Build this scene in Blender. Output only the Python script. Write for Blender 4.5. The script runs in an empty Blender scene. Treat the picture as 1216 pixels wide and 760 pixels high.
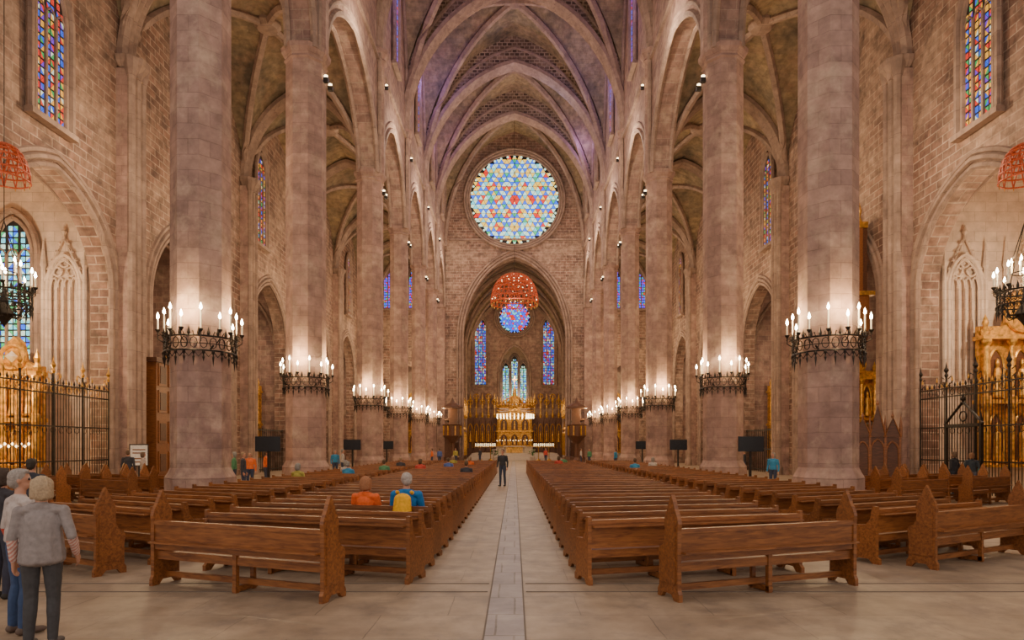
import bpy, bmesh, math, random
import numpy as np
from mathutils import Vector, Matrix, noise as mnoise
random.seed(7)
F=760.0
scene=bpy.context.scene
COL=scene.collection

# ------------------------------------------------------------------ materials
def nmat(name):
    m=bpy.data.materials.new(name); m.use_nodes=True
    nt=m.node_tree; b=nt.nodes['Principled BSDF']
    return m,nt,b
def simple(name,col,rough=.6,metal=0.,noise=0.,nscale=8.,bump=0.):
    m,nt,b=nmat(name)
    b.inputs['Roughness'].default_value=rough; b.inputs['Metallic'].default_value=metal
    tc=nt.nodes.new('ShaderNodeTexCoord'); n=nt.nodes.new('ShaderNodeTexNoise')
    n.inputs['Scale'].default_value=nscale; n.inputs['Detail'].default_value=5
    nt.links.new(tc.outputs['Object'],n.inputs['Vector'])
    r=nt.nodes.new('ShaderNodeValToRGB'); nt.links.new(n.outputs['Fac'],r.inputs['Fac'])
    k=noise
    r.color_ramp.elements[0].position=.3; r.color_ramp.elements[1].position=.7
    r.color_ramp.elements[0].color=(col[0]*(1-k),col[1]*(1-k),col[2]*(1-k),1)
    r.color_ramp.elements[1].color=(min(1,col[0]*(1+k)),min(1,col[1]*(1+k)),min(1,col[2]*(1+k)),1)
    nt.links.new(r.outputs['Color'],b.inputs['Base Color'])
    if bump:
        bp=nt.nodes.new('ShaderNodeBump'); bp.inputs['Strength'].default_value=bump; bp.inputs['Distance'].default_value=.02
        nt.links.new(n.outputs['Fac'],bp.inputs['Height']); nt.links.new(bp.outputs['Normal'],b.inputs['Normal'])
    return m
def emis(name,col,s):
    m,nt,b=nmat(name)
    b.inputs['Base Color'].default_value=(col[0]*.5,col[1]*.5,col[2]*.5,1)
    b.inputs['Emission Color'].default_value=(*col,1); b.inputs['Emission Strength'].default_value=s
    m.cycles.emission_sampling='NONE'
    return m
def stone(name,c1,c2,mort,bw=.85,rh=.4,ms=.015,stain=(.25,.17,.14),stain_amt=.5,rough=.85,bump=.5,nsc=.35,sp=(.78,1.15),lo=.42,hi=.66,spec=.3,third=None):
    m,nt,b=nmat(name); L=nt.links.new; N=nt.nodes.new
    tc=N('ShaderNodeTexCoord'); br=N('ShaderNodeTexBrick')
    g=N('ShaderNodeNewGeometry')
    nw=N('ShaderNodeTexNoise'); nw.inputs['Scale'].default_value=1.5; nw.inputs['Detail'].default_value=3
    L(g.outputs['Position'],nw.inputs['Vector'])
    sb=N('ShaderNodeVectorMath'); sb.operation='SUBTRACT'; L(nw.outputs['Color'],sb.inputs[0]); sb.inputs[1].default_value=(.5,.5,.5)
    sc=N('ShaderNodeVectorMath'); sc.operation='SCALE'; L(sb.outputs[0],sc.inputs[0]); sc.inputs['Scale'].default_value=.05
    ad0=N('ShaderNodeVectorMath'); ad0.operation='ADD'; L(tc.outputs['UV'],ad0.inputs[0]); L(sc.outputs[0],ad0.inputs[1])
    L(ad0.outputs[0],br.inputs['Vector'])
    br.inputs['Scale'].default_value=1; br.inputs['Brick Width'].default_value=bw; br.inputs['Row Height'].default_value=rh
    br.inputs['Mortar Size'].default_value=ms; br.inputs['Mortar Smooth'].default_value=.4; br.inputs['Bias'].default_value=0
    br.inputs['Color1'].default_value=(*c1,1); br.inputs['Color2'].default_value=(*c2,1); br.inputs['Mortar'].default_value=(*mort,1)
    n1=N('ShaderNodeTexNoise'); n1.inputs['Scale'].default_value=nsc; n1.inputs['Detail'].default_value=9; n1.inputs['Roughness'].default_value=.65
    L(g.outputs['Position'],n1.inputs['Vector'])
    r1=N('ShaderNodeValToRGB'); r1.color_ramp.elements[0].position=lo; r1.color_ramp.elements[1].position=hi
    L(n1.outputs['Fac'],r1.inputs['Fac'])
    ml=N('ShaderNodeMath'); ml.operation='MULTIPLY'; ml.inputs[1].default_value=stain_amt; L(r1.outputs['Color'],ml.inputs[0])
    mx=N('ShaderNodeMixRGB'); L(ml.outputs[0],mx.inputs['Fac']); L(br.outputs['Color'],mx.inputs[1]); mx.inputs[2].default_value=(*stain,1)
    src=mx
    if third:
        n3=N('ShaderNodeTexNoise'); n3.inputs['Scale'].default_value=nsc*2.3; n3.inputs['Detail'].default_value=10; n3.inputs['Roughness'].default_value=.7
        mp=N('ShaderNodeMapping'); mp.inputs['Location'].default_value=(31,17,5); L(g.outputs['Position'],mp.inputs[0]); L(mp.outputs[0],n3.inputs['Vector'])
        r3=N('ShaderNodeValToRGB'); r3.color_ramp.elements[0].position=.50; r3.color_ramp.elements[1].position=.66; L(n3.outputs['Fac'],r3.inputs['Fac'])
        m3=N('ShaderNodeMath'); m3.operation='MULTIPLY'; m3.inputs[1].default_value=.75; L(r3.outputs['Color'],m3.inputs[0])
        x3=N('ShaderNodeMixRGB'); L(m3.outputs[0],x3.inputs['Fac']); L(mx.outputs[0],x3.inputs[1]); x3.inputs[2].default_value=(*third,1); src=x3
    n2=N('ShaderNodeTexNoise'); n2.inputs['Scale'].default_value=2.2; n2.inputs['Detail'].default_value=8; n2.inputs['Roughness'].default_value=.6
    L(g.outputs['Position'],n2.inputs['Vector'])
    mr=N('ShaderNodeMapRange'); mr.inputs[1].default_value=.3; mr.inputs[2].default_value=.7; mr.inputs[3].default_value=sp[0]; mr.inputs[4].default_value=sp[1]
    L(n2.outputs['Fac'],mr.inputs[0])
    mm=N('ShaderNodeVectorMath'); mm.operation='SCALE'; L(src.outputs[0],mm.inputs[0]); L(mr.outputs[0],mm.inputs['Scale'])
    L(mm.outputs[0],b.inputs['Base Color']); b.inputs['Roughness'].default_value=rough; b.inputs['Specular IOR Level'].default_value=spec
    bp=N('ShaderNodeBump'); bp.inputs['Strength'].default_value=bump; bp.inputs['Distance'].default_value=.03
    ad=N('ShaderNodeMath'); ad.operation='SUBTRACT'; L(n2.outputs['Fac'],ad.inputs[0]); L(br.outputs['Fac'],ad.inputs[1])
    L(ad.outputs[0],bp.inputs['Height']); L(bp.outputs['Normal'],b.inputs['Normal'])
    return m
M={}
M['col']=stone('column_stone',(.46,.29,.225),(.35,.215,.175),(.29,.18,.14),.95,.46,.010,(.24,.15,.125),.7,third=(.52,.37,.27),sp=(.70,1.2),nsc=.45)
M['wall']=stone('wall_stone',(.36,.205,.145),(.20,.115,.088),(.50,.37,.28),.8,.36,.03,(.48,.33,.235),.8,sp=(.55,1.25),third=(.13,.088,.07))
M['arc']=stone('arcade_stone',(.42,.26,.20),(.28,.17,.14),(.44,.32,.25),.8,.4,.018,(.21,.135,.115),.6,sp=(.65,1.2),third=(.50,.37,.27))
M['chap']=stone('chapel_stone',(.72,.56,.43),(.64,.48,.37),(.48,.36,.27),1.0,.45,.012,(.48,.34,.25),.5)
M['rib']=stone('rib_stone',(.43,.30,.225),(.34,.23,.18),(.25,.17,.135),.9,.9,.012,(.20,.135,.105),.6,sp=(.7,1.15))
M['vault']=stone('vault_plaster',(.46,.335,.19),(.36,.27,.17),(.34,.26,.17),.6,.3,.01,(.12,.10,.08),.92,nsc=.22,sp=(.55,1.2),third=(.36,.23,.15))
M['span']=stone('spandrel_brick',(.34,.23,.155),(.09,.055,.04),(.48,.36,.26),.5,.34,.06,(.12,.085,.06),.6)
M['floor']=stone('floor_slabs',(.36,.255,.165),(.31,.22,.145),(.17,.12,.08),1.5,.9,.008,(.45,.335,.23),.7,rough=.5,bump=.12,nsc=.7,sp=(.72,1.15),spec=.4,third=(.22,.165,.125))
M['strip']=stone('strip_slabs',(.31,.25,.235),(.25,.205,.20),(.14,.105,.085),.4,.8,.014,(.42,.34,.30),.6,rough=.5,bump=.12,nsc=1.5,spec=.4)
M['iron']=simple('wrought_iron',(.035,.027,.022),.5,.6,.3)
M['gold']=simple('gilded_wood',(.66,.36,.08),.38,.65,.5,6,.3)
M['candle']=simple('ivory_candle',(.85,.78,.62),.5)
M['white']=simple('white_marble',(.6,.5,.39),.4,0,.1)
M['black']=simple('black_screen',(.008,.009,.012),.25)
M['dark']=simple('window_leading',(.02,.018,.02),.7)
M['joint']=simple('dark_floor_joint',(.16,.12,.09),.8)
M['red']=simple('red_lattice',(.52,.085,.02),.5,.1,.3,20)
M['bulb']=emis('candle_flame_bulb',(1,.82,.52),60)
M['lampw']=emis('warm_lamp',(1,.74,.40),9)
M['paper']=simple('notice_paper',(.75,.72,.66),.7,0,.15,14)
def wood(name,a,b2,rough=.35,coat=.12):
    m,nt,b=nmat(name); L=nt.links.new; N=nt.nodes.new
    tc=N('ShaderNodeTexCoord'); mp=N('ShaderNodeMapping'); mp.inputs['Scale'].default_value=(1.2,9,9)
    n=N('ShaderNodeTexNoise'); n.inputs['Scale'].default_value=3; n.inputs['Detail'].default_value=8; n.inputs['Distortion'].default_value=.6
    oi=N('ShaderNodeObjectInfo'); av=N('ShaderNodeVectorMath'); av.operation='ADD'
    L(tc.outputs['Object'],av.inputs[0]); L(oi.outputs['Random'],av.inputs[1])
    L(av.outputs[0],mp.inputs[0]); L(mp.outputs[0],n.inputs['Vector'])
    r=N('ShaderNodeValToRGB'); r.color_ramp.elements[0].position=.3; r.color_ramp.elements[1].position=.75
    r.color_ramp.elements[0].color=(*a,1); r.color_ramp.elements[1].color=(*b2,1)
    L(n.outputs['Fac'],r.inputs['Fac'])
    mr=N('ShaderNodeMapRange'); mr.inputs[3].default_value=.8; mr.inputs[4].default_value=1.2; L(oi.outputs['Random'],mr.inputs[0])
    sc=N('ShaderNodeVectorMath'); sc.operation='SCALE'; L(r.outputs[0],sc.inputs[0]); L(mr.outputs[0],sc.inputs['Scale'])
    L(sc.outputs[0],b.inputs['Base Color']); b.inputs['Roughness'].default_value=rough
    b.inputs['Coat Weight'].default_value=coat; b.inputs['Coat Roughness'].default_value=.35
    return m
M['wood']=wood('varnished_pew_wood',(.13,.038,.009),(.36,.13,.032),.45)
M['dwood']=wood('dark_carved_wood',(.06,.022,.010),(.17,.065,.028),.5)
GL=[emis('glass_white',(.62,.92,.72),1.6),emis('glass_blue',(.02,.12,.95),1.9),emis('glass_red',(.9,.04,.02),1.4),
    emis('glass_yellow',(1,.60,.08),1.6),emis('glass_green',(.06,.55,.2),1.3),emis('glass_violet',(.22,.06,.85),1.5),emis('glass_cyan',(.15,.7,.85),1.6)]
GD=[]
for k,c in enumerate([(.75,.9,.75),(.02,.12,.85),(.85,.04,.02),(1,.5,.05),(.05,.45,.12),(.22,.06,.8),(.15,.6,.8)]): GD.append(emis('glass_dim_%d'%k,c,.75 if k!=1 else 1.0))

# ------------------------------------------------------------------ mesh builder
def P(t,k=1.25):
    t=min(1,abs(t)); R=(1+k*k)/2
    return math.sqrt(max(0,R*R-(t+R-1)**2))/k
class MB:
    def __init__(s): s.v=[];s.f=[];s.m=[];s.mats=[]
    def mi(s,m):
        if m not in s.mats: s.mats.append(m)
        return s.mats.index(m)
    def add(s,vs,fs,mat):
        o=len(s.v); s.v+= [tuple(v) for v in vs]; k=s.mi(mat)
        for f in fs: s.f.append([i+o for i in f]); s.m.append(k)
    def box(s,c,d,mat,rz=0):
        vs=[];cc,ss=math.cos(rz),math.sin(rz)
        for z in(-.5,.5):
            for x,y in((-.5,-.5),(.5,-.5),(.5,.5),(-.5,.5)):
                a,b=x*d[0],y*d[1]; vs.append((c[0]+a*cc-b*ss,c[1]+a*ss+b*cc,c[2]+z*d[2]))
        s.add(vs,[(3,2,1,0),(4,5,6,7),(0,1,5,4),(1,2,6,5),(2,3,7,6),(3,0,4,7)],mat)
    def lathe(s,prof,c,n,mat,ph=0,cap=True):
        vs=[];fs=[]
        for r,z in prof:
            for i in range(n):
                a=ph+2*math.pi*i/n; vs.append((c[0]+r*math.cos(a),c[1]+r*math.sin(a),c[2]+z))
        for k in range(len(prof)-1):
            for i in range(n):
                j=(i+1)%n; fs.append((k*n+i,k*n+j,(k+1)*n+j,(k+1)*n+i))
        if cap: fs.append(tuple(range(n-1,-1,-1))); fs.append(tuple((len(prof)-1)*n+i for i in range(n)))
        s.add(vs,fs,mat)
    def sweep(s,path,r,n,mat,closed=False,N=None,ry=None):
        pts=[Vector(p) for p in path]; m=len(pts); vs=[];fs=[]
        for i,p in enumerate(pts):
            if closed: T=pts[(i+1)%m]-pts[i-1]
            else: T=pts[min(m-1,i+1)]-pts[max(0,i-1)]
            T.normalize()
            n0=Vector(N) if N else (Vector((0,0,1)) if abs(T.z)<.9 else Vector((1,0,0)))
            B=T.cross(n0).normalized(); A=B.cross(T).normalized()
            rr=r[i] if isinstance(r,(list,tuple)) else r
            for k in range(n):
                a=2*math.pi*(k+.5)/n; vs.append(p+A*math.cos(a)*(ry or rr)+B*math.sin(a)*rr)
        for i in range(m if closed else m-1):
            j=(i+1)%m
            for k in range(n):
                l=(k+1)%n; fs.append((i*n+k,i*n+l,j*n+l,j*n+k))
        if not closed: fs.append(tuple(range(n-1,-1,-1))); fs.append(tuple((m-1)*n+k for k in range(n)))
        s.add(vs,fs,mat)
    def ring(s,c,R,r,mat,n=32,k=6,axis='z',a0=0,a1=2*math.pi):
        full=abs(a1-a0-2*math.pi)<1e-6
        pts=[]
        cnt=n if full else n+1
        for i in range(cnt):
            a=a0+(a1-a0)*i/n; x,y=R*math.cos(a),R*math.sin(a)
            pts.append({'z':(c[0]+x,c[1]+y,c[2]),'y':(c[0]+x,c[1],c[2]+y),'x':(c[0],c[1]+x,c[2]+y)}[axis])
        s.sweep(pts,r,k,mat,closed=full,N={'z':(0,0,1),'y':(0,1,0),'x':(1,0,0)}[axis])
    def extr(s,poly,axis,a,b,mat):
        n=len(poly)
        def pt(p,q): return {'x':(q,p[0],p[1]),'y':(p[0],q,p[1]),'z':(p[0],p[1],q)}[axis]
        vs=[pt(p,a) for p in poly]+[pt(p,b) for p in poly]
        fs=[tuple(range(n)),tuple(range(2*n-1,n-1,-1))]+[(i,i+n,(i+1)%n+n,(i+1)%n) for i in range(n)]
        s.add(vs,fs,mat)
    def mesh(s,name,smooth=False):
        me=bpy.data.meshes.new(name); me.from_pydata(s.v,[],s.f)
        for m in s.mats: me.materials.append(m)
        me.polygons.foreach_set('material_index',s.m)
        bm=bmesh.new(); bm.from_mesh(me); bmesh.ops.recalc_face_normals(bm,faces=bm.faces); bm.to_mesh(me); bm.free()
        uv=me.uv_layers.new(name='UVMap'); arr=np.zeros(len(me.loops)*2)
        for p in me.polygons:
            nx,ny,nz=p.normal
            hl=math.hypot(nx,ny)
            for li in p.loop_indices:
                co=me.vertices[me.loops[li].vertex_index].co
                if hl<.45: u,v=co.x,co.y
                else:
                    tx,ty=-ny/hl,nx/hl; u=co.x*tx+co.y*ty; v=co.z
                arr[2*li]=u; arr[2*li+1]=v
        uv.data.foreach_set('uv',arr)
        if smooth: me.polygons.foreach_set('use_smooth',[True]*len(me.polygons))
        me.update(); return me
    def obj(s,name,loc=(0,0,0),rz=0,smooth=False,parent=None):
        o=bpy.data.objects.new(name,s.mesh(name,smooth)); o.location=loc; o.rotation_euler=(0,0,rz); COL.objects.link(o)
        if parent: o.parent=parent
        return o
def inst(me,name,loc,rz=0,sc=1):
    o=bpy.data.objects.new(name,me); o.location=loc; o.rotation_euler=(0,0,rz)
    o.scale=(sc,sc,sc) if not isinstance(sc,tuple) else sc; COL.objects.link(o); return o

def archwall(mb,axis,c,th,u0,u1,z0,z1,ops,mat,top=None,n=14):
    us={u0,u1}
    for uc,h,zs,za in ops:
        for i in range(-n,n+1): us.add(round(uc+h*math.sin(math.pi/2*i/n),5))
    us=sorted(u for u in us if u0-1e-6<=u<=u1+1e-6)
    T=top or (lambda u:z1)
    def pt(u,w,z): return (w,u,z) if axis=='x' else (u,w,z)
    a,b=c-th/2,c+th/2
    for i in range(len(us)-1):
        p,q=us[i],us[i+1]; mid=(p+q)/2; zp=zq=z0; ino=False
        for uc,h,zs,za in ops:
            if abs(mid-uc)<h:
                zp=zs+(za-zs)*P((p-uc)/h); zq=zs+(za-zs)*P((q-uc)/h); ino=True
        for w in(a,b): mb.add([pt(p,w,zp),pt(q,w,zq),pt(q,w,T(q)),pt(p,w,T(p))],[(0,1,2,3)],mat)
        if ino or z0>1: mb.add([pt(p,a,zp),pt(q,a,zq),pt(q,b,zq),pt(p,b,zp)],[(0,1,2,3)],mat)
    for uc,h,zs,za in ops:
        if zs>z0+.01:
            for u in(uc-h,uc+h): mb.add([pt(u,a,z0),pt(u,b,z0),pt(u,b,zs),pt(u,a,zs)],[(0,1,2,3)],mat)
def archtube(mb,axis,c,uc,h,zs,za,r,mat,z0=None,n=16,k=6):
    path=[]
    for i in range(-n,n+1):
        t=math.sin(math.pi/2*i/n); path.append((uc+h*t,zs+(za-zs)*P(t)))
    if z0 is not None: path=[(uc-h,z0)]+path+[(uc+h,z0)]
    pts=[(c,u,z) if axis=='x' else (u,c,z) for u,z in path]
    mb.sweep(pts,r,k,mat,N=(1,0,0) if axis=='x' else (0,1,0))
def vault(mb,x0,x1,y0,y1,zs,rise,mat,n=10):
    xc,yc,a,b=(x0+x1)/2,(y0+y1)/2,(x1-x0)/2,(y1-y0)/2
    t=[math.sin(math.pi/2*i/n) for i in range(-n,n+1)]; m=2*n+1
    vs=[(xc+a*p,yc+b*q,zs+rise*P(min(abs(p),abs(q)))) for q in t for p in t]; fs=[]
    for j in range(m-1):
        for i in range(m-1):
            v0,v1,v2,v3=j*m+i,j*m+i+1,(j+1)*m+i+1,(j+1)*m+i
            if (i-n+.5)*(j-n+.5)>0: fs+=[(v0,v1,v2),(v0,v2,v3)]
            else: fs+=[(v0,v1,v3),(v1,v2,v3)]
    mb.add(vs,fs,mat)
def diagribs(mb,x0,x1,y0,y1,zs,rise,r,mat,n=14):
    xc,yc,a,b=(x0+x1)/2,(y0+y1)/2,(x1-x0)/2,(y1-y0)/2
    for s in(1,-1):
        pts=[]
        for i in range(-n,n+1):
            t=math.sin(math.pi/2*i/n); pts.append((xc+a*t*.98,yc+s*b*t*.98,zs+rise*P(t)-.12))
        mb.sweep(pts,r,6,mat)

# ------------------------------------------------------------------ layout
NX=9.7; WX=18.2
B=[19.8,29.8,43.0,53.8,64.7,74.5,84.0]
DIA=[1.58,1.66,1.62,1.42,1.32,1.25]
CAPZ=20.0
mb=MB(); mb.add([(-26,-3,0),(26,-3,0),(26,112,0),(-26,112,0)],[(0,1,2,3)],M['floor']); mb.obj('floor')
mb=MB(); mb.box((-.1,42,.004),(.4,78,.008),M['strip'])
for x in(-.31,.11): mb.box((x,42,.004),(.016,78,.010),M['joint'])
for y in(8.35,8.85): mb.box((-6.2,y,.004),(11.7,.022,.008),M['joint']); mb.box((6.1,y,.004),(11.9,.022,.008),M['joint'])
mb.obj('floor_aisle_strip')

# columns
for i,d in enumerate(B[:-1]):
    for sx in(-1,1):
        r=DIA[i]/2/math.cos(math.pi/8); mb=MB(); ph=math.pi/8
        mb.lathe([(r*1.28,0),(r*1.28,.45),(r*1.18,.5),(r*1.18,.95),(r*1.08,1.1),(r,1.25),(r,CAPZ-.5),(r*1.1,CAPZ-.42),(r*1.02,CAPZ-.3),(r*1.22,CAPZ-.05),(r*1.25,CAPZ+.15)],(0,0,0),8,M['col'],ph)
        mb.lathe([(r*.7,CAPZ),(r*.7,27.4),(r*.88,27.6),(r*.74,27.75),(r*1.0,28.1),(r*1.0,28.3)],(-sx*.4,0,0),8,M['col'],ph)
        for yy in(-.55,.55): mb.lathe([(.14,CAPZ),(.14,28.0)],(-sx*.75,yy,0),6,M['rib'])
        for zz,yy in((CAPZ-1.2,-.25),(CAPZ-1.2,.45),(CAPZ+5.8,-.3)):
            xx=-sx*(r+.1 if zz<CAPZ else r*.7+.55)
            mb.box((xx,yy,zz),(.22,.18,.2),M['iron']); mb.lathe([(.02,.1),(.09,.12),(.09,.2),(.02,.22)],(xx,yy-.02,zz),8,M['lampw'])
        mb.obj('stone_column',(sx*NX,d,0))

# nave arcade walls
for side,sx in(('left',-1),('right',1)):
    mb=MB(); bb=[9.8]+B
    ops=[]
    for k in range(1,len(bb)-1):
        a,b=bb[k],bb[k+1]; ops.append(((a+b)/2,(b-a)/2-.72,CAPZ,25.6))
    archwall(mb,'x',sx*NX,1.2,19.2,84,CAPZ,43.4,ops,M['arc'])
    for uc,h,zs,za in ops:
        for dx in(-.6,.6):
            archtube(mb,'x',sx*NX+dx,uc,h,zs,za,.17,M['rib']); archtube(mb,'x',sx*NX+dx,uc,h+.42,zs,za+.5,.11,M['rib'])
        archtube(mb,'x',sx*(NX-.66),uc,h+.7,28.1,42.6,.2,M['rib'])
    mb.box((sx*(NX-.68),(29+84)/2,27.6),(.2,55,.2),M['rib'])
    mb.obj('wall_nave_'+side)
# nave vault
mb=MB()
for a,b in zip(B[1:-1],B[2:]):
    vault(mb,-NX,NX,a,b,28.2,15.0,M['vault'])
    diagribs(mb,-9.3,9.3,a,b,28.2,15.0,.34,M['rib'])
    mb.lathe([(.0,-.45),(.45,-.35),(.6,-.15),(.6,.1)],(0,(a+b)/2,43.0),12,M['rib'])
for d in B[1:-1]:
    n=20
    for i in range(-n,n):
        t0,t1=math.sin(math.pi/2*i/n),math.sin(math.pi/2*(i+1)/n)
        q=[(9.3*t0,28.2+12.4*P(t0)),(9.3*t1,28.2+12.4*P(t1)),(9.7*t1,28.2+15*P(t1)),(9.7*t0,28.2+15*P(t0))]
        for w in(d-.35,d+.35): mb.add([(x,w,z) for x,z in q],[(0,1,2,3)],M['span'])
        mb.add([(q[0][0],d-.45,q[0][1]),(q[1][0],d-.45,q[1][1]),(q[1][0],d+.45,q[1][1]),(q[0][0],d+.45,q[0][1])],[(0,1,2,3)],M['rib'])
    for dy in(-.45,0,.45): archtube(mb,'y',d+dy,0,9.25,28.2,40.45,.34 if dy else .4,M['rib'])
    archtube(mb,'y',d-.38,0,9.5,28.2,42.0,.16,M['rib'])
mb.obj('ceiling_nave_vault')
# aisle vaults
for side,sx in(('left',-1),('right',1)):
    mb=MB(); x0,x1=sorted((sx*(NX+.2),sx*WX))
    for a,b in zip(B[:-1],B[1:]):
        vault(mb,x0,x1,a,b,19.6,6.4,M['vault'])
        diagribs(mb,x0,x1,a,b,19.6,6.4,.22,M['rib'])
        mb.lathe([(.0,-.5),(.55,-.42),(.75,-.2),(.75,.1)],((x0+x1)/2,(a+b)/2,26.0),14,M['rib'])
    for d in B[:-1]:
        for dy in(-.3,0,.3): archtube(mb,'y',d+dy,(x0+x1)/2,(x1-x0)/2-.1,19.6,25.7,.26,M['rib'])
    mb.obj('ceiling_aisle_'+side)

# aisle outer walls + chapels
CH=[(25.4,3.55,9.0,13.0),(36.6,4.6,9.3,14.2),(47.6,3.6,9.6,14.0),(59.2,3.6,9.6,14.0),(69.6,3.4,9.6,14.0),(79.2,3.2,9.6,14.0)]
for side,sx in(('left',-1),('right',1)):
    mb=MB(); X=sx*(WX+.5)
    archwall(mb,'x',X,1.0,6,84,0,26.4,CH,M['wall'])
    for uc,h,zs,za in CH:
        for dx,dr in((-.5,.0),(-.56,.26),(-.5,.5)): archtube(mb,'x',sx*(abs(X)+dx+.02),uc,h+dr,zs,za+dr*1.1,.13,M['rib'],z0=0)
    mb.obj('wall_'+side)
    for k,d in enumerate(B[:-1]):
        mb=MB()
        mb.box((0,0,9.6),(.7,1.15,19.2),M['col'])
        for yy in(-.42,0,.42): mb.lathe([(.26,0),(.26,.5),(.19,.7),(.19,18.8),(.3,19.3),(.36,19.7)],(-sx*.35,yy,0),8,M['rib'])
        mb.lathe([(.5,18.9),(.45,19.1),(.75,19.5),(.8,19.75)],(-sx*.1,0,0),8,M['rib'],math.pi/8)
        mb.obj('wall_pier',(sx*(WX-.25),d,0))
    mb=MB()
    for k in range(6):
        uc,h,zs,za=CH[k]; a,b=uc-h-.25,uc+h+.25; x0=sx*(WX+1.0); x1=sx*25.2; c=M['chap'] if k<1 else M['arc']
        zt=16
        mb.add([(x0,a,0),(x1,a,0),(x1,a,zt),(x0,a,zt)],[(0,1,2,3)],c)
        mb.add([(x0,b,0),(x1,b,0),(x1,b,zt),(x0,b,zt)],[(0,1,2,3)],c)
        mb.add([(x1,a,0),(x1,b,0),(x1,b,zt),(x1,a,zt)],[(0,1,2,3)],c)
        xa,xb=sorted((x0,x1)); vault(mb,xa,xb,a,b,10.2,4.6,c,6); diagribs(mb,xa,xb,a,b,10.2,4.6,.13,M['rib'],8)
    mb.obj('wall_chapels_'+side)
def tracery(mb,y,xc,w,z0,z1,mat):
    h=w/2
    archtube(mb,'y',y,xc,h,z1-w*1.0,z1,.10,mat,z0=z0,n=10)
    archtube(mb,'y',y,xc,h*.82,z1-w*1.0,z1-.25,.05,mat,z0=z0,n=10)
    for q in(-.25,.25,0): mb.box((xc+q*w*.8,y,(z0+z1-w)/2),(.06,.14,z1-w-z0),mat)
    for q in(-.75,-.25,.25,.75): archtube(mb,'y',y,xc+q*h*.8,h*.2,z1-w*1.0,z1-w*.7,.04,mat,n=5,k=5)
    for q in(-.5,.5): mb.ring((xc+q*h*.8,y,z1-w*.52),h*.26,.045,mat,12,5,'y')
    mb.ring((xc,y,z1-w*.25),h*.26,.045,mat,12,5,'y')
    mb.sweep([(xc-h*1.2,y,z1-w*.8),(xc,y,z1+w*.5),(xc+h*1.2,y,z1-w*.8)],.08,5,mat)
    for q in range(5):
        for s in(-1,1): mb.lathe([(0,0),(.09,.06),(0,.2)],(xc+s*h*1.2*(1-q/5),y,z1-w*.8+w*1.3*q/5+.08),5,mat)
    for s in(-1,1): mb.lathe([(.1,0),(.1,z1-z0-.6),(.14,z1-z0-.5),(.0,z1-z0+.9)],(xc+s*h*1.25,y,z0),6,mat)
    mb.lathe([(.09,0),(.05,.2),(.12,.35),(.0,.7)],(xc,y,z1+w*.45),8,mat)
    mb.box((xc,y,z0-.1),(w*1.15,.3,.2),mat)
for side,sx in(('left',-1),('right',1)):
    mb=MB(); yb=CH[0][0]+CH[0][1]+.1
    tracery(mb,yb,sx*20.45,1.5,4.8,10.6,M['chap'])
    if sx>0: tracery(mb,yb,sx*23.3,1.6,4.8,10.6,M['chap'])
    mb.obj('trim_blind_tracery_'+side)

# east end
mb=MB()
archwall(mb,'y',84.5,1.0,-NX,NX,0,43.8,[(0,6.8,16.0,26.9)],M['wall'])
for r0,dz in((6.8,0),(7.15,.4),(7.5,.8)): archtube(mb,'y',84.0-.05,0,r0,16.0,26.9+dz,.16,M['rib'],z0=0)
for sx in(-1,1):
    archwall(mb,'y',84.5,1.0,*sorted((sx*NX,sx*26)),0,27,[(sx*14,2.3,8,12.5)],M['wall'])
    mb.add([(sx*10,88,0),(sx*18,88,0),(sx*18,88,14),(sx*10,88,14)],[(0,1,2,3)],M['chap'])
    mb.box((sx*NX,83.8,14),(1.2,.8,28),M['col'])
mb.box((0,83.9,29.0),(17,.25,.25),M['rib'])
mb.obj('wall_back')
# chancel
mb=MB(); Z0,Z1=85.0,107.0
for sx in(-1,1):
    mb.add([(sx*8,Z0,0),(sx*8,Z1,0),(sx*8,Z1,27),(sx*8,Z0,27)],[(0,1,2,3)],M['wall'])
archwall(mb,'y',Z1+.4,.8,-8,8,0,29,[(0,2.7,13.5,18.8)],M['arc'])
archtube(mb,'y',Z1-.05,0,2.7,13.5,18.8,.2,M['rib'],z0=8)
mb.add([(-4,112,0),(4,112,0),(4,112,24),(-4,112,24)],[(0,1,2,3)],M['chap'])
for x in(-4,4): mb.add([(x,107.6,0),(x,112,0),(x,112,24),(x,107.6,24)],[(0,1,2,3)],M['chap'])
mb.add([(-4,107.6,20),(4,107.6,20),(4,112,20),(-4,112,20)],[(0,1,2,3)],M['chap'])
ys=[Z0,91,99,Z1]
for a,b in zip(ys[:-1],ys[1:]):
    vault(mb,-8,8,a,b,16.5,11.2,M['vault'],8); diagribs(mb,-8,8,a,b,16.5,11.2,.22,M['rib'])
for d in ys: archtube(mb,'y',d,0,7.7,16.5,27.0,.36,M['rib'],z0=0)
mb.obj('wall_chancel')

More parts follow.
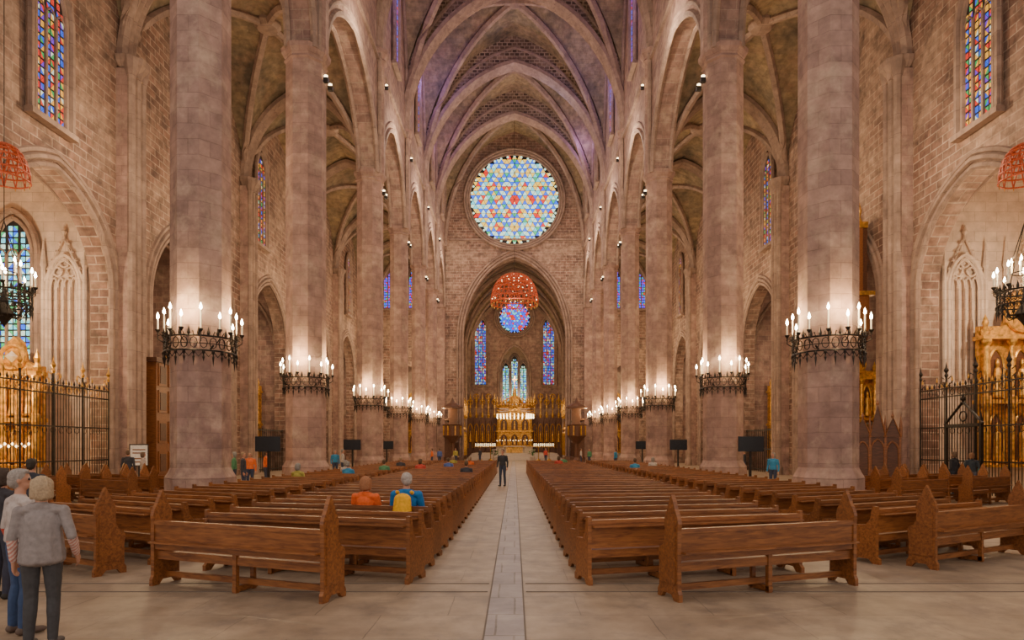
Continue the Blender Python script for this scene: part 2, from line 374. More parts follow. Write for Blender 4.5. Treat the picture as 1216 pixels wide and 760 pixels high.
# ------------------------------------------------------------------ stained glass
rnd=random.Random(3)
def rose(name,loc,R,s,dark=False):
    mb=MB(); mb.lathe([(R,-.02),(R,.02)],(0,0,0),48,M['dark'])
    mb.v=[(x,z,y) for x,y,z in mb.v]
    n=int(R/s)+3; sup=3*s
    pts=[(i*sup+j*sup/2,j*sup*.8660254) for i in range(-8,9) for j in range(-8,9)]
    for i in range(-2*n,2*n):
        for j in range(-n*2,n*2):
            a=(i*s+j*s/2,j*s*.8660254); b=(a[0]+s,a[1]); c=(a[0]+s/2,a[1]+s*.8660254); d=(c[0]+s,c[1])
            for tri in((a,b,c),(b,d,c)):
                cx=sum(p[0] for p in tri)/3; cy=sum(p[1] for p in tri)/3
                if math.hypot(cx,cy)>R-.42*s: continue
                dm=min(math.hypot(cx-p[0],cy-p[1]) for p in pts)/s
                if dark: g=rnd.choice([GL[1],GL[1],GL[5],GL[2],GL[6]])
                elif dm<.7: g=GL[2] if math.hypot(cx,cy)<s*.8 else rnd.choice([GL[3],GL[3],GL[0],GL[2]])
                elif dm<1.25: g=rnd.choice([GL[1],GL[1],GL[1],GL[6]])
                else: g=rnd.choice([GL[0],GL[0],GL[0],GL[4],GL[3]])
                mb.add([(cx+(p[0]-cx)*.86,-.06,cy+(p[1]-cy)*.86) for p in tri],[(0,1,2)],g)
    for k in range(3): mb.ring((0,-.1-.1*k,0),R+.1+.3*k,.16,M['rib'],48,6,'y')
    for k in range(40 if R>4 else 20):
        a=2*math.pi*k/(40 if R>4 else 20); mb.lathe([(.05*R/2,-.05),(.05*R/2,.05)],(0,0,0),8,GL[0])
        for q in range(1,17): 
            v=mb.v[-q]; mb.v[-q]=(v[0]+math.cos(a)*R*.965,-.08+v[2]*.2,v[1]+math.sin(a)*R*.965)
    return mb.obj(name,loc)
rose('rose_window',(0,83.93,34.2),5.85,.68)
rose('rose_window',(0,106.8,23.4),2.6,.5,True)
def lancet(name,loc,rz,w,h,lights,px,pz,pal,G=GL):
    mb=MB(); hw=w/2; zs=h-w*.95
    prof=[(-hw,0)]+[(hw*math.sin(math.pi/2*i/8),zs+(h-zs)*P(math.sin(math.pi/2*i/8))) for i in range(-8,9)]+[(hw,0)]
    mb.extr(prof,'y',-.04,.04,M['dark'])
    lw=w/lights
    for l in range(lights):
        lc=-hw+lw*(l+.5); nx=max(1,int(round((lw-.1)/px))); 
        for i in range(nx):
            x0=lc-(lw-.1)/2+(lw-.1)*i/nx; x1=x0+(lw-.1)/nx
            nz=int(h/pz)
            for j in range(nz):
                z0=j*pz+.02; z1=(j+1)*pz
                ez=max(abs(x0),abs(x1))/hw
                if ez>.97 or z1>zs+(h-zs)*P(ez): continue
                gx=.018
                ws=[(x0+gx,z0+gx),(x1-gx,z0+gx),(x1-gx,z1-gx),(x0+gx,z1-gx)]
                k=(i+j)%2
                tr=[(ws[0],ws[1],ws[2]),(ws[0],ws[2],ws[3])] if k else [(ws[0],ws[1],ws[3]),(ws[1],ws[2],ws[3])]
                for t in tr:
                    cx=sum(p[0] for p in t)/3; cz=sum(p[1] for p in t)/3
                    mb.add([(cx+(p[0]-cx)*.9,-.06,cz+(p[1]-cz)*.9) for p in t],[(0,1,2)],G[rnd.choice(pal)])
    for l in range(1,lights): mb.box((-hw+lw*l,-.08,zs/2),(.09,.12,zs),M['rib'])
    for l in range(lights): archtube(mb,'y',-.08,-hw+lw*(l+.5),lw/2,zs-lw*.4,zs+lw*.5,.04,M['rib'],n=6,k=5)
    archtube(mb,'y',-.06,0,hw+.04,zs,h+.06,.12,M['rib'],z0=-.1,n=10)
    archtube(mb,'y',-.12,0,hw+.3,zs,h+.4,.14,M['rib'],z0=-.1,n=10)
    mb.box((0,-.15,-.2),(w+.9,.35,.22),M['rib'])
    return mb.obj(name,loc,rz)
multi=[1,1,2,2,3,4,0,5,3,3,2]; cool=[0,6,6,1,0,4]; viol=[5,1,5,1,2]
wn=1
for sx in(-1,1):
    rz=-sx*math.pi/2
    spec=[(24.9,14.6,1.6,5.6),(45.6,16.3,1.5,6.4),(59.2,16.3,1.4,6.2),(69.6,16.3,1.4,6.2),(36.4,15.5,1.5,6.4)]
    for d,z,w,h in spec:
        lancet('window_%d'%wn,(sx*(WX-.08),d,z),rz,w,h,3,.2,.3,multi,GD); wn+=1
    for a,b in zip(B[1:-1],B[2:]):
        lancet('window_%d'%wn,(sx*(NX-.67),(a+b)/2,30.5),rz,1.5,7.5,2,.3,.4,viol if a<60 else multi); wn+=1
    for x in(13.3,16.6):
        lancet('window_%d'%wn,(sx*x,83.9,20.0),0,1.1,5.0,2,.26,.34,viol+[4]); wn+=1
    lancet('window_%d'%wn,(sx*5.7,106.9,12.2),0,1.9,11.2,3,.3,.45,[1,2,1,6,5,0],GD); wn+=1
lancet('window_%d'%wn,(-22.75,CH[0][0]+CH[0][1]+.15,5.2),0,1.7,7.0,3,.2,.28,cool); wn+=1
for x,zz in((-1.5,9.5),(0,9.5),(1.5,9.5)):
    lancet('window_%d'%wn,(x,111.8,zz),0,1.2,8.2 if x==0 else 7,2,.3,.4,cool); wn+=1

# ------------------------------------------------------------------ candle rings
def candlering(mb,R,iron,nC):
    for z,r in((-.15,.028),(.28,.03),(.05,.014)): mb.ring((0,0,z),R,r,iron,36,6)
    n=24
    for i in range(n):
        a=2*math.pi*i/n; ca,sa=math.cos(a),math.sin(a); c=(R*ca,R*sa)
        pts=[(c[0]-sa*.10*math.cos(q),c[1]+ca*.10*math.cos(q),.07+.16*math.sin(q)) for q in [2*math.pi*k/8 for k in range(8)]]
        mb.sweep(pts,.017,4,iron,closed=True,N=(ca,sa,0))
        mb.lathe([(.0,-.5-(i%2)*.14),(.035,-.36),(.012,-.3),(.05,-.2),(.015,-.13)],(c[0],c[1],0),5,iron)
        mb.sweep([(c[0]*1.0,c[1]*1.0,.28),(c[0]*1.1,c[1]*1.1,.40),(c[0]*1.18,c[1]*1.18,.36)],.013,4,iron)
        a2=a+math.pi/n; m=[(R*math.cos(q),R*math.sin(q),zz) for q,zz in((a,-.18),(a2,-.34),(a+2*math.pi/n,-.18))]
        mb.sweep(m,.013,4,iron)
        mb.lathe([(.03,.28),(.045,.36),(.0,.56)],(R*math.cos(a2),R*math.sin(a2),0),5,iron)
    for i in range(nC):
        a=2*math.pi*(i+.5)/nC; h=.55 if i%2 else .30; rr=R*(1.02 if i%2 else 1.16)
        c=(rr*math.cos(a),rr*math.sin(a),0)
        mb.sweep([(R*math.cos(a),R*math.sin(a),.1),(rr*math.cos(a),rr*math.sin(a),.2),(c[0],c[1],.4)],.018,5,iron)
        mb.lathe([(.02,.38),(.07,.45),(.075,.48),(.025,.49)],c,8,iron)
        mb.lathe([(.026,.49),(.026,.49+h)],c,8,M['candle'])
        mb.lathe([(.012,.49+h),(.042,.54+h),(.036,.60+h),(.0,.70+h)],c,8,M['bulb'])
mb=MB(); candlering(mb,1.02,M['iron'],14)
for i in range(4):
    a=math.pi/4+math.pi/2*i; mb.sweep([(.75*math.cos(a),.75*math.sin(a),-.1),(1.02*math.cos(a),1.02*math.sin(a),.0)],.03,5,M['iron'])
ringme=mb.mesh('candle_ring')
LC=(1,.70,.36)
def plight(name,loc,e,col=LC,r=.05):
    l=bpy.data.lights.new(name,'POINT'); l.energy=e; l.color=col; l.shadow_soft_size=r
    o=bpy.data.objects.new(name,l); o.location=loc; COL.objects.link(o); return o
for i,d in enumerate(B[:-1]):
    for sx in(-1,1):
        inst(ringme,'candle_ring_chandelier',(sx*NX,d,4.75 if i else 4.9),0)
        for q in range(3 if i<2 else 2):
            a=(-math.pi/2, math.pi if sx>0 else 0, 0 if sx>0 else math.pi)[q]
            if i<2: a=(-math.pi/2, math.pi*.9 if sx>0 else .1*math.pi, .1*math.pi if sx>0 else math.pi*.9)[q]
            plight('candle_light',(sx*NX+1.35*math.cos(a),d+1.35*math.sin(a),6.0),165 if i<2 else 190)
def basket(mb,R,H,n,m,r):
    prof=[(math.cos(q*.5*math.pi)**.8*R+.05*R,math.sin(q*.5*math.pi)*H) for q in [k/n for k in range(n+1)]]
    for k,(rr,z) in enumerate(prof):
        mb.ring((0,0,z),rr,r*1.3,M['red'],24,5)
    for i in range(m):
        a=2*math.pi*i/m
        mb.sweep([(p[0]*math.cos(a+.5*k/n),p[0]*math.sin(a+.5*k/n),p[1]) for k,p in enumerate(prof)],r,4,M['red'])
        mb.sweep([(p[0]*math.cos(a-.5*k/n),p[0]*math.sin(a-.5*k/n),p[1]) for k,p in enumerate(prof)],r,4,M['red'])
        mb.lathe([(0,-.12*H),(R*.03,-.06*H),(0,.0)],(R*1.02*math.cos(a),R*1.02*math.sin(a),0),6,M['gold'])
for sx in(-1,1):
    mb=MB(); candlering(mb,.75,M['iron'],10)
    for i in range(4):
        a=math.pi/2*i; mb.sweep([(.75*math.cos(a),.75*math.sin(a),.3),(0,0,2.6)],.015,4,M['iron'])
    mb.sweep([(0,0,2.6),(0,0,19)],.014,5,M['iron'])
    mb.lathe([(.0,-.9),(.12,-.7),(.3,-.45),(.1,-.1),(.05,.4)],(0,0,0),8,M['iron'])
    for i in range(6):
        a=math.pi/3*i; mb.sweep([(.1*math.cos(a),.1*math.sin(a),-.5),(.45*math.cos(a),.45*math.sin(a),-.6),(.75*math.cos(a),.75*math.sin(a),-.15)],.02,4,M['iron'])
    mb.ring((0,0,-.5),.45,.03,M['iron'],20,5); mb.ring((0,0,.9),.35,.02,M['iron'],20,5)
    for i in range(5):
        a=2*math.pi*i/5; c=(.35*math.cos(a),.35*math.sin(a),.9); mb.lathe([(.03,0),(.03,.35)],c,6,M['candle']); mb.lathe([(.012,.35),(.04,.4),(.0,.55)],c,6,M['bulb'])
    o=mb.obj('hanging_chandelier',(sx*16.75,21,6.7))
    mb2=MB(); basket(mb2,.68,1.15,7,14,.022); mb2.obj('red_lattice_crown',(0,0,3.95),parent=o)
    plight('candle_light',(sx*16.45,21,8.1),130)
mb=MB(); basket(mb,2.8,3.6,9,26,.055)
for k in range(60):
    a=rnd.random()*6.28; q=rnd.random(); mb.lathe([(.0,-.06),(.06,0),(0,.06)],(2.8*math.cos(q*1.4)*math.cos(a),2.8*math.cos(q*1.4)*math.sin(a),3.6*math.sin(q*1.4)),5,M['lampw'])
mb.sweep([(0,0,3.6),(0,0,22.6)],.03,5,M['iron'])
mb.obj('red_lattice_crown',(0,79.3,19.6))

# ------------------------------------------------------------------ pews
def pewmesh(L,tall,name):
    mb=MB(); W=M['wood']
    if tall:
        prof=[(-.13,0),(-.13,.09),(-.1,.14),(-.1,.86),(-.115,.95),(-.09,1.03),(-.03,1.12),(.02,1.22),(.07,1.30),(.12,1.22),(.17,1.12),(.23,1.03),(.255,.95),(.24,.86),(.25,.74),(.3,.66),(.38,.63),(.41,.58),(.40,.5),(.39,.42),(.39,.14),(.43,.09),(.43,0),(.34,0),(.27,.07),(.07,.07),(0,0)]
        prof=[(y*.84,z) for y,z in prof]
    else: prof=[(-.12,0),(-.12,.08),(-.07,.12),(-.08,.93),(.0,.93),(.04,.72),(.12,.62),(.38,.6),(.42,.55),(.39,.45),(.4,.12),(.45,.08),(.45,0),(.34,0),(.27,.07),(.07,.07),(0,0)]
    t=.055
    xs=[-L/2,L/2-t]
    for x in xs:
        mb.extr(prof,'x',x,x+t,W)
    if tall:
        for x in(-L/2-.014,L/2): mb.extr([(-.04,.2),(-.04,.92),(.06,1.15),(.15,.92),(.15,.6),(.28,.5),(.28,.2)],'x',x,x+.014,W)
    ll=L-2*t; kd=.84 if tall else 1
    mb.box((0,-.045,.86),(ll,.075,.055),W)
    mb.extr([(-.06,.52),(-.03,.52),(-.045,.84),(-.07,.84)],'x',-ll/2,ll/2,W)
    mb.box((0,-.045,.535),(ll,.05,.07),W)
    mb.extr([(-.03,.43),(.38*kd,.44),(.38*kd,.48),(-.03,.47)],'x',-ll/2,ll/2,W)
    mb.box((0,.34*kd,.40),(ll,.03,.09),W); mb.box((0,-.02,.40),(ll,.03,.08),W)
    mb.box((0,.17*kd,.13),(ll,.05,.08),W)
    for x in([0] if L<3.3 else [-L/6,L/6]):
        mb.box((x,-.02,.26),(.06,.06,.52),W); mb.box((x,.34*kd,.2),(.06,.05,.4),W); mb.box((x,.17*kd,.05),(.06,.40,.07),W); mb.box((x,-.05,.68),(.05,.03,.32),W)
    mb.box((0,-.13,.80 if not tall else .60),(ll,.10,.02),W)
    return mb.mesh(name)
pewI=pewmesh(3.45,False,'pew_low'); pewO=pewmesh(3.0,False,'pew_low_short'); pewT=pewmesh(2.85,True,'pew_tall'); pewS=pewmesh(2.4,True,'pew_tall_short')
def warp(x,d):
    th=math.atan2(x,d); r=math.hypot(x,d); return (r*th,r)
def pew(me,xa,xb,d):
    a=warp(xa,d); b=warp(xb,d); c=((a[0]+b[0])/2,(a[1]+b[1])/2)
    return inst(me,'wooden_pew',(c[0],c[1],0),math.atan2(b[1]-a[1],b[0]-a[0]))
rows=[8.75+.95*k for k in range(40)]
for d in rows:
    pew(pewI,-4.7,-1.25,d); pew(pewI,.85,4.3,d)
    pew(pewO,-8.1,-5.1,d); pew(pewO,5.1,8.1,d)
pew(pewT,-4.85,-2.05,7.45); pew(pewT,1.75,4.6,7.6)
pew(pewT,-8.1,-5.15,7.45); pew(pewT,5.55,8.4,7.85)
for k in range(4):
    d=15.5+1.15*k
    for sx in(-1,1):
        for q in(10.3,13.0):
            a,b=sorted((sx*q,sx*(q+2.4))); pew(pewS,a,b,d)

# ------------------------------------------------------------------ iron screens
def screen(name,y0,y1,sx,gate=None):
    mb=MB(); I=M['iron']; X=sx*(WX+.1); H=4.4
    n=int((y1-y0)/.16)
    for i in range(n+1):
        y=y0+(y1-y0)*i/n; hh=H+(.25 if i%6==0 else 0); mb.box((X,y,hh/2),(.022,.022,hh),I)
        mb.lathe([(.03,0),(.05,.06),(.0,.22)],(X,y,hh),4,M['gold'] if i%2==0 else I)
    for z in(.12,1.3,2.7,4.0,4.35): mb.box((X,(y0+y1)/2,z),(.04,y1-y0,.05),I)
    for i in range(n//3):
        y=y0+.21+.46*i
        if y>y1: break
        mb.ring((X,y,4.18),.13,.015,M['gold'] if sx<0 else I,10,4,'x'); mb.ring((X,y,2.55),.13,.012,I,10,4,'x')
    k=4
    for i in range(k+1):
        y=y0+(y1-y0)*i/k; mb.box((X,y,2.4),(.06,.06,4.8),I)
        mb.lathe([(.04,4.8),(.08,4.9),(.04,5.0),(.1,5.12),(.04,5.25),(.0,5.5)],(X,y,0),8,M['gold'] if sx<0 else I)
        for s in(-1,1): mb.sweep([(X,y,4.4),(X,y+s*.35,4.6),(X,y+s*.3,4.85),(X,y+s*.12,4.75)],.02,4,M['gold'] if sx<0 else I)
    if gate:
        g0,g1=gate; Xg=X-sx*.15; gm=(g0+g1)/2
        for y in(g0,g1): mb.box((Xg,y,1.4),(.12,.12,2.8),I); mb.lathe([(.08,0),(.02,.4),(.0,.5)],(Xg,y,2.8),6,I)
        mb.sweep([(Xg,g0-.1,2.8),(Xg,gm,3.7),(Xg,g1+.1,2.8)],.06,5,I); mb.box((Xg,gm,2.75),(.12,g1-g0,.12),I)
        mb.ring((Xg,gm,3.12),.2,.03,I,14,5,'x'); mb.lathe([(.05,0),(.1,.12),(0,.4)],(Xg,gm,3.7),6,I)
        for s in range(1,6): mb.box((Xg,g0+(g1-g0)*s/6,1.4),(.03,.03,2.7),I)
    mb.obj(name)
screen('iron_screen',21.95,28.85,-1); screen('iron_screen',21.95,28.85,1,(24.9,26.9))
for sx in(-1,1):
    for c in CH[1:4]:
        mb=MB(); 
        for i in range(26):
            y=c[0]-c[1]+.1+(2*c[1]-.2)*i/25; mb.box((sx*(WX+.3),y,1.6),(.04,.04,3.2),M['iron'])
        for z in(.2,1.7,3.1): mb.box((sx*(WX+.3),c[0],z),(.06,2*c[1]-.2,.08),M['iron'])
        mb.obj('iron_railing')

# ------------------------------------------------------------------ retables, organ, confessional, vestibule
def retable(name,loc,w,h,rz=0,tiers=2,extra=False):
    mb=MB(); G=M['gold']
    mb.box((0,0,.5),(w*1.05,1.0,1.0),M['white']); mb.box((0,-.15,1.05),(w*1.1,1.2,.1),G)
    mb.box((0,.3,h*.45),(w,.25,h*.78),G)
    z=1.1
    for t in range(tiers):
        th=(h*.75-1.1)/tiers
        n=4
        for i in range(n):
            x=-w/2+w*i/(n-1)
            mb.lathe([(.2,0),(.2,.15),(.11,.22),(.14,th*.5),(.1,th-.3),(.2,th-.12),(.22,th)],(x*.92,-.1,z),10,G)
        for i in range(n-1):
            x=(-w/2+w*(i+.5)/(n-1))*.92; hw=w/(n-1)*.3
            archtube(mb,'y',.1,x,hw,z+th*.5,z+th*.85,.06,G,z0=z+.1,n=6,k=5)
            mb.extr([(x-hw,z+.1),(x-hw,z+th*.5),(x-hw*.6,z+th*.72),(x,z+th*.82),(x+hw*.6,z+th*.72),(x+hw,z+th*.5),(x+hw,z+.1)],'y',.12,.17,M['dwood'])
            mb.lathe([(.2,0),(.22,.1),(.15,th*.25),(.17,th*.38),(.13,th*.47),(.06,th*.5),(.09,th*.56),(.07,th*.62),(0,th*.65)],(x,.02,z+.12),10,G)
        mb.box((0,.05,z+th+.08),(w*1.08,.7,.18),G); z+=th+.15
    mb.extr([(-w*.5,z),(-w*.35,z+.35),(-w*.2,z+.5),(-w*.12,h),(0,h+.25),(w*.12,h),(w*.2,z+.5),(w*.35,z+.35),(w*.5,z)],'y',0,.35,G)
    mb.ring((0,-.05,(z+h)/2),(h-z)*.4,.09,G,16,6,'y'); mb.lathe([(0,-.25),(.25,0),(0,.25)],(0,-.1,(z+h)/2),8,M['white'])
    for s in(-1,1): mb.lathe([(.15,0),(.2,.2),(.08,.4),(.14,.6),(0,1.0)],(s*w*.46,0,z),8,G)
    for i in range(6):
        x=-w*.42+w*.84*i/5; mb.lathe([(.08,0),(.02,.06),(.02,.35),(.05,.38),(.02,.4),(.02,.7),(.0,.75)],(x,-.5,1.1),6,G)
    if extra:
        for i in range(14): mb.lathe([(0,-.07),(.07,0),(0,.07)],(-w*.5+w*i/13,-.6,1.9+.1*(i%2)),6,M['lampw'])
    return mb.obj(name,loc,rz)
retable('gilded_altarpiece',(22.4,28.2,0),3.6,8.6)
retable('gilded_altarpiece',(-21.6,27.6,0),2.2,6.4,0,2,True)
for sx in(-1,1):
    for c in CH[1:]:
        retable('gilded_altarpiece',(sx*24.5,c[0],0),3.6,9,-sx*math.pi/2)
        retable('gilded_altarpiece',(sx*21.6,c[0]+c[1]-.5,0),2.8,8)
retable('gilded_altarpiece',(14,87.3,0),3.4,9); retable('gilded_altarpiece',(-14,87.3,0),3.4,9)
mb=MB(); W=M['dwood']
mb.extr([(-1.7,0),(-1.1,-1.3),(1.1,-1.3),(1.7,0)],'y',-.9,.5,W)
mb.box((0,-.2,.9),(3.6,1.3,1.8),M['wood'])
for i in range(6): mb.box((-1.5+.6*i,-.88,.9),(.4,.05,1.3),W)
mb.box((0,0,5.4),(3.4,.9,.3),M['gold']); mb.box((0,0,1.9),(3.8,1.4,.2),M['gold'])
mb.box((0,.2,3.7),(3.2,.5,3.6),W)
for i in range(13):
    x=-1.4+2.8*i/12; hh=2.6+.5*abs(math.cos(i*math.pi/6)); mb.lathe([(.02,0),(.09,.3),(.09,hh),(.0,hh+.01)],(x,-.2,2.1),8,M['candle'])
for x in(-1.6,-.55,.55,1.6): mb.box((x,-.15,3.7),(.14,.7,3.5),M['wood']); 
for x in(-1.6,0,1.6): mb.lathe([(.2,0),(.1,.3),(.16,.6),(0,1.3)],(x,0,5.5),8,M['gold'])
mb.obj('pipe_organ',(17.4,34.0,7.7),-math.pi/2)
mb=MB(); WW=M['wood']
mb.box((0,0,1.15),(1.7,1.0,2.3),W)
for x in(-.85,-.3,.3,.85): mb.box((x,-.5,1.2),(.09,.1,2.4),WW)
for x in(-.57,.57):
    archtube(mb,'y',-.52,x,.24,1.6,2.1,.04,WW,z0=.2,n=6)
archtube(mb,'y',-.52,0,.26,1.7,2.2,.04,WW,z0=.9,n=6); mb.box((0,-.52,.5),(.5,.05,.8),WW)
for x in(-.57,0,.57):
    hh=3.7 if x==0 else 3.15; mb.extr([(x-.3,2.3),(x,hh),(x+.3,2.3)],'y',-.55,-.4,W)
    mb.sweep([(x-.32,-.56,2.3),(x,-.56,hh),(x+.32,-.56,2.3)],.04,5,WW); mb.lathe([(.03,0),(.07,.1),(0,.3)],(x,-.5,hh-.05),6,WW)
for x in(-.88,-.29,.29,.88): mb.lathe([(.06,2.3),(.06,2.75),(.0,3.3)],(x,-.5,0),6,WW)
mb.extr([(-.9,2.3),(0,2.9),(.9,2.3)],'y',-.45,.5,W)
mb.obj('confessional',(15.9,28.2,0),-.35)
mb=MB(); mb.box((0,0,3.0),(.5,2.8,6.0),M['wood'])
for z in(1.1,2.6,4.1,5.4):
    for y in(-.9,0,.9): mb.box((.27,y,z),(.06,.7,1.1),M['wood']); mb.box((.31,y,z),(.03,.5,.85),W)
mb.box((0,0,6.1),(.7,3.1,.22),W); mb.box((0,0,.1),(.7,3.0,.2),W)
mb.obj('wooden_vestibule',(-17.6,32.4,0))
mb=MB(); mb.box((0,0,1.5),(.75,.05,1.0),M['iron']); mb.box((0,-.03,1.5),(.67,.02,.9),M['paper']); mb.box((0,0,.5),(.06,.06,1.0),M['iron']); mb.box((0,0,.03),(.6,.4,.06),M['iron'])
for z in(1.2,1.35,1.6,1.75): mb.box((0,-.045,z),(.5,.005,.05),M['wood'])
mb.obj('notice_board',(-16.9,29.6-.8,0),.5,)

mb=MB(); mb.box((0,0,2.0),(1.1,.07,.66),M['black']); mb.box((0,-.04,2.0),(1.04,.01,.6),M['black']); mb.box((0,.06,1.95),(.3,.08,.3),M['iron'])
mb.box((0,.08,.95),(.1,.08,1.9),M['iron']); mb.lathe([(.4,0),(.38,.04),(.06,.08)],(0,.08,0),16,M['iron'])
tv=mb.mesh('tv')
for x,d in((-10.75,27.9),(10.3,27.9),(10.5,41),(-10.4,41),(-10.4,52),(10.4,52)): inst(tv,'television_on_stand',(x,d,0))

# choir stalls, altar, baldachin
for sx in(-1,1):
    mb=MB()
    mb.box((0,0,.3),(1.8,7.5,.6),W); mb.box((sx*.7,0,2.6),(.2,7.5,4.2),W)
    for i in range(9):
        y=-3.7+i*.92; mb.box((sx*.25,y,1.5),(.9,.08,1.8),W); mb.box((sx*.55,y,3.0),(.3,.12,3.2),W)
        mb.lathe([(.12,0),(.05,.6),(.1,.8),(0,1.8)],(sx*.3,y,5.2),6,W)
        if i<8: archtube(mb,'x',sx*.3,y+.46,.4,4.2,4.9,.06,W,z0=2.4,n=6,k=5); mb.box((sx*.3,y+.46,1.1),(.7,.8,.1),W)
    mb.box((sx*.35,0,5.1),(1.1,7.6,.25),W)
    mb.obj('choir_stalls',(sx*7.5,79.6,0))
    mb=MB(); mb.lathe([(.5,0),(.45,.3),(.25,.6),(.25,2.2),(1.0,3.0),(1.1,3.1),(1.1,4.3),(1.2,4.4)],(0,0,0),8,W); mb.lathe([(1.25,6.3),(1.2,6.5),(.3,7.0),(.0,7.6)],(0,0,0),8,W); mb.box((0,.9,4.9),(1.0,.12,3.0),W)
    for i in range(8):
        a=math.pi/4*i+.39; mb.box((1.08*math.cos(a),1.08*math.sin(a),3.7),(.12,.12,1.1),M['gold'],a)
    mb.obj('carved_pulpit',(sx*7.2,74.2,0))
mb=MB()
for k in range(5): mb.box((0,92-4+.6*k+7,.09+.18*k),(13-.2*k,18-1.2*k,.18),M['white'])
mb.obj('chancel_steps')
mb=MB(); mb.box((0,0,1.0),(3.4,1.2,.16),M['white'])
for x in(-1.4,-.5,.5,1.4): mb.lathe([(.16,0),(.12,.1),(.1,.75),(.18,.92)],(x,0,0),10,M['white'])
mb.box((0,.1,.5),(2.4,.7,.9),M['gold'])
for x in(-1.4,-1,1,1.4): mb.lathe([(.1,1.08),(.03,1.15),(.03,1.6),(.07,1.63),(.03,1.66),(.03,2.1),(0,2.15)],(x,0,0),8,M['gold'])
mb.obj('high_altar',(0,94,.9))
mb=MB(); G=M['gold']
R=2.7
for i in range(7):
    a=2*math.pi*i/7; b=2*math.pi*(i+1)/7
    for z,r in((0,.16),(.9,.12),(.45,.07)): mb.sweep([(R*math.cos(a),R*.8*math.sin(a),z),(R*math.cos(b),R*.8*math.sin(b),z)],r,5,G)
    for q in range(4):
        t=q/4; x=R*(math.cos(a)*(1-t)+math.cos(b)*t); y=R*.8*(math.sin(a)*(1-t)+math.sin(b)*t)
        mb.lathe([(.0,-.8),(.09,-.65),(.05,-.5),(.05,0)],(x,y,0),6,M['lampw']); mb.lathe([(.12,0),(.2,.3),(.08,.5),(.14,.7),(.0,1.6)],(x,y,.8),6,G)
    mb.sweep([(R*math.cos(a),R*.8*math.sin(a),.9),(R*.5*math.cos(a),R*.4*math.sin(a),1.9),(0,0,2.6)],.07,5,G)
    mb.sweep([(R*math.cos(a),R*.8*math.sin(a),.9),(0,0,8)],.02,4,M['iron'])
mb.lathe([(1.2,1.4),(.9,1.9),(.3,2.4),(.2,3.4),(0,4.0)],(0,0,0),7,G)
mb.box((0,0,4.6),(.12,.12,1.3),G); mb.box((0,0,4.8),(.7,.12,.12),G)
mb.obj('gilded_baldachin',(0,91,6.6))
retable('gilded_altarpiece',(0,103.6,.9),5.6,7.5,0,2,True)
for sx in(-1,1):
    mb=MB()
    for i in range(8):
        y=86.5+1.5*i; mb.box((sx*7.6,y,2.2),(.5,1.3,4.2),W); archtube(mb,'x',sx*7.3,y,.5,3.2,4.0,.07,G,z0=.6,n=6,k=5); mb.lathe([(.12,4.2),(.2,4.5),(.05,4.8),(0,5.8)],(sx*7.5,y,0),6,G)
        mb.lathe([(.2,0),(.22,.1),(.15,.9),(.17,1.2),(.06,1.5),(.1,1.65),(0,1.9)],(sx*7.2,y,6.2+.8*(i%2)),8,G); mb.box((sx*7.4,y,6.1+.8*(i%2)),(.6,.5,.2),G)
    for i in range(5):
        x=sx*(3.3+i*1.0); mb.box((x,105.6,3.4),(.9,.3,6.4),W); archtube(mb,'y',105.4,x,.35,4.6,5.6,.07,G,z0=1.6,n=6,k=5)
        mb.lathe([(.16,6.6),(.25,7.0),(.08,7.6),(0,9.4 if i%2 else 8.4)],(x,105.6,0),6,G)
        mb.lathe([(.2,0),(.22,.1),(.15,.9),(.17,1.2),(.06,1.5),(.1,1.65),(0,1.9)],(x,105.3,2.6),8,G)
        mb.ring((x,105.5,9.2+.9*(i%2)),.42,.07,G,14,5,'y'); mb.lathe([(.18,8.2),(.1,9.0),(.25,9.4),(0,10.8)],(x,105.7,0),6,G)
    mb.obj('canopied_wall_stalls')
for x in(-4.6,-3.2,3.2,4.6):
    mb=MB(); mb.lathe([(.35,0),(.3,.1),(.06,.25),(.05,1.7),(.12,1.8)],(0,0,0),8,G)
    for i in range(7): 
        xx=-.6+.2*i; mb.lathe([(.012,0),(.012,.28),(.02,.34),(0,.4)],(xx,0,1.9),6,M['lampw'])
    mb.box((0,0,1.85),(1.4,.1,.08),G); mb.obj('standing_candelabrum',(x,85.4,0))
for x in(-2.6,2.4):
    mb=MB(); mb.lathe([(.2,0),(.35,.5),(.3,.6)],(0,0,0),10,M['white'])
    gr=simple('foliage_%d'%x,(.08,.22,.05),.7,0,.5)
    for i in range(40):
        a=rnd.random()*6.28; q=rnd.random()*.55; z=.7+rnd.random()*.8; mb.lathe([(0,-.1),(.12,0),(0,.12)],(q*math.cos(a),q*math.sin(a),z),5,gr if i%2 else M['white'])
    mb.obj('flower_arrangement',(x,85.0,0))

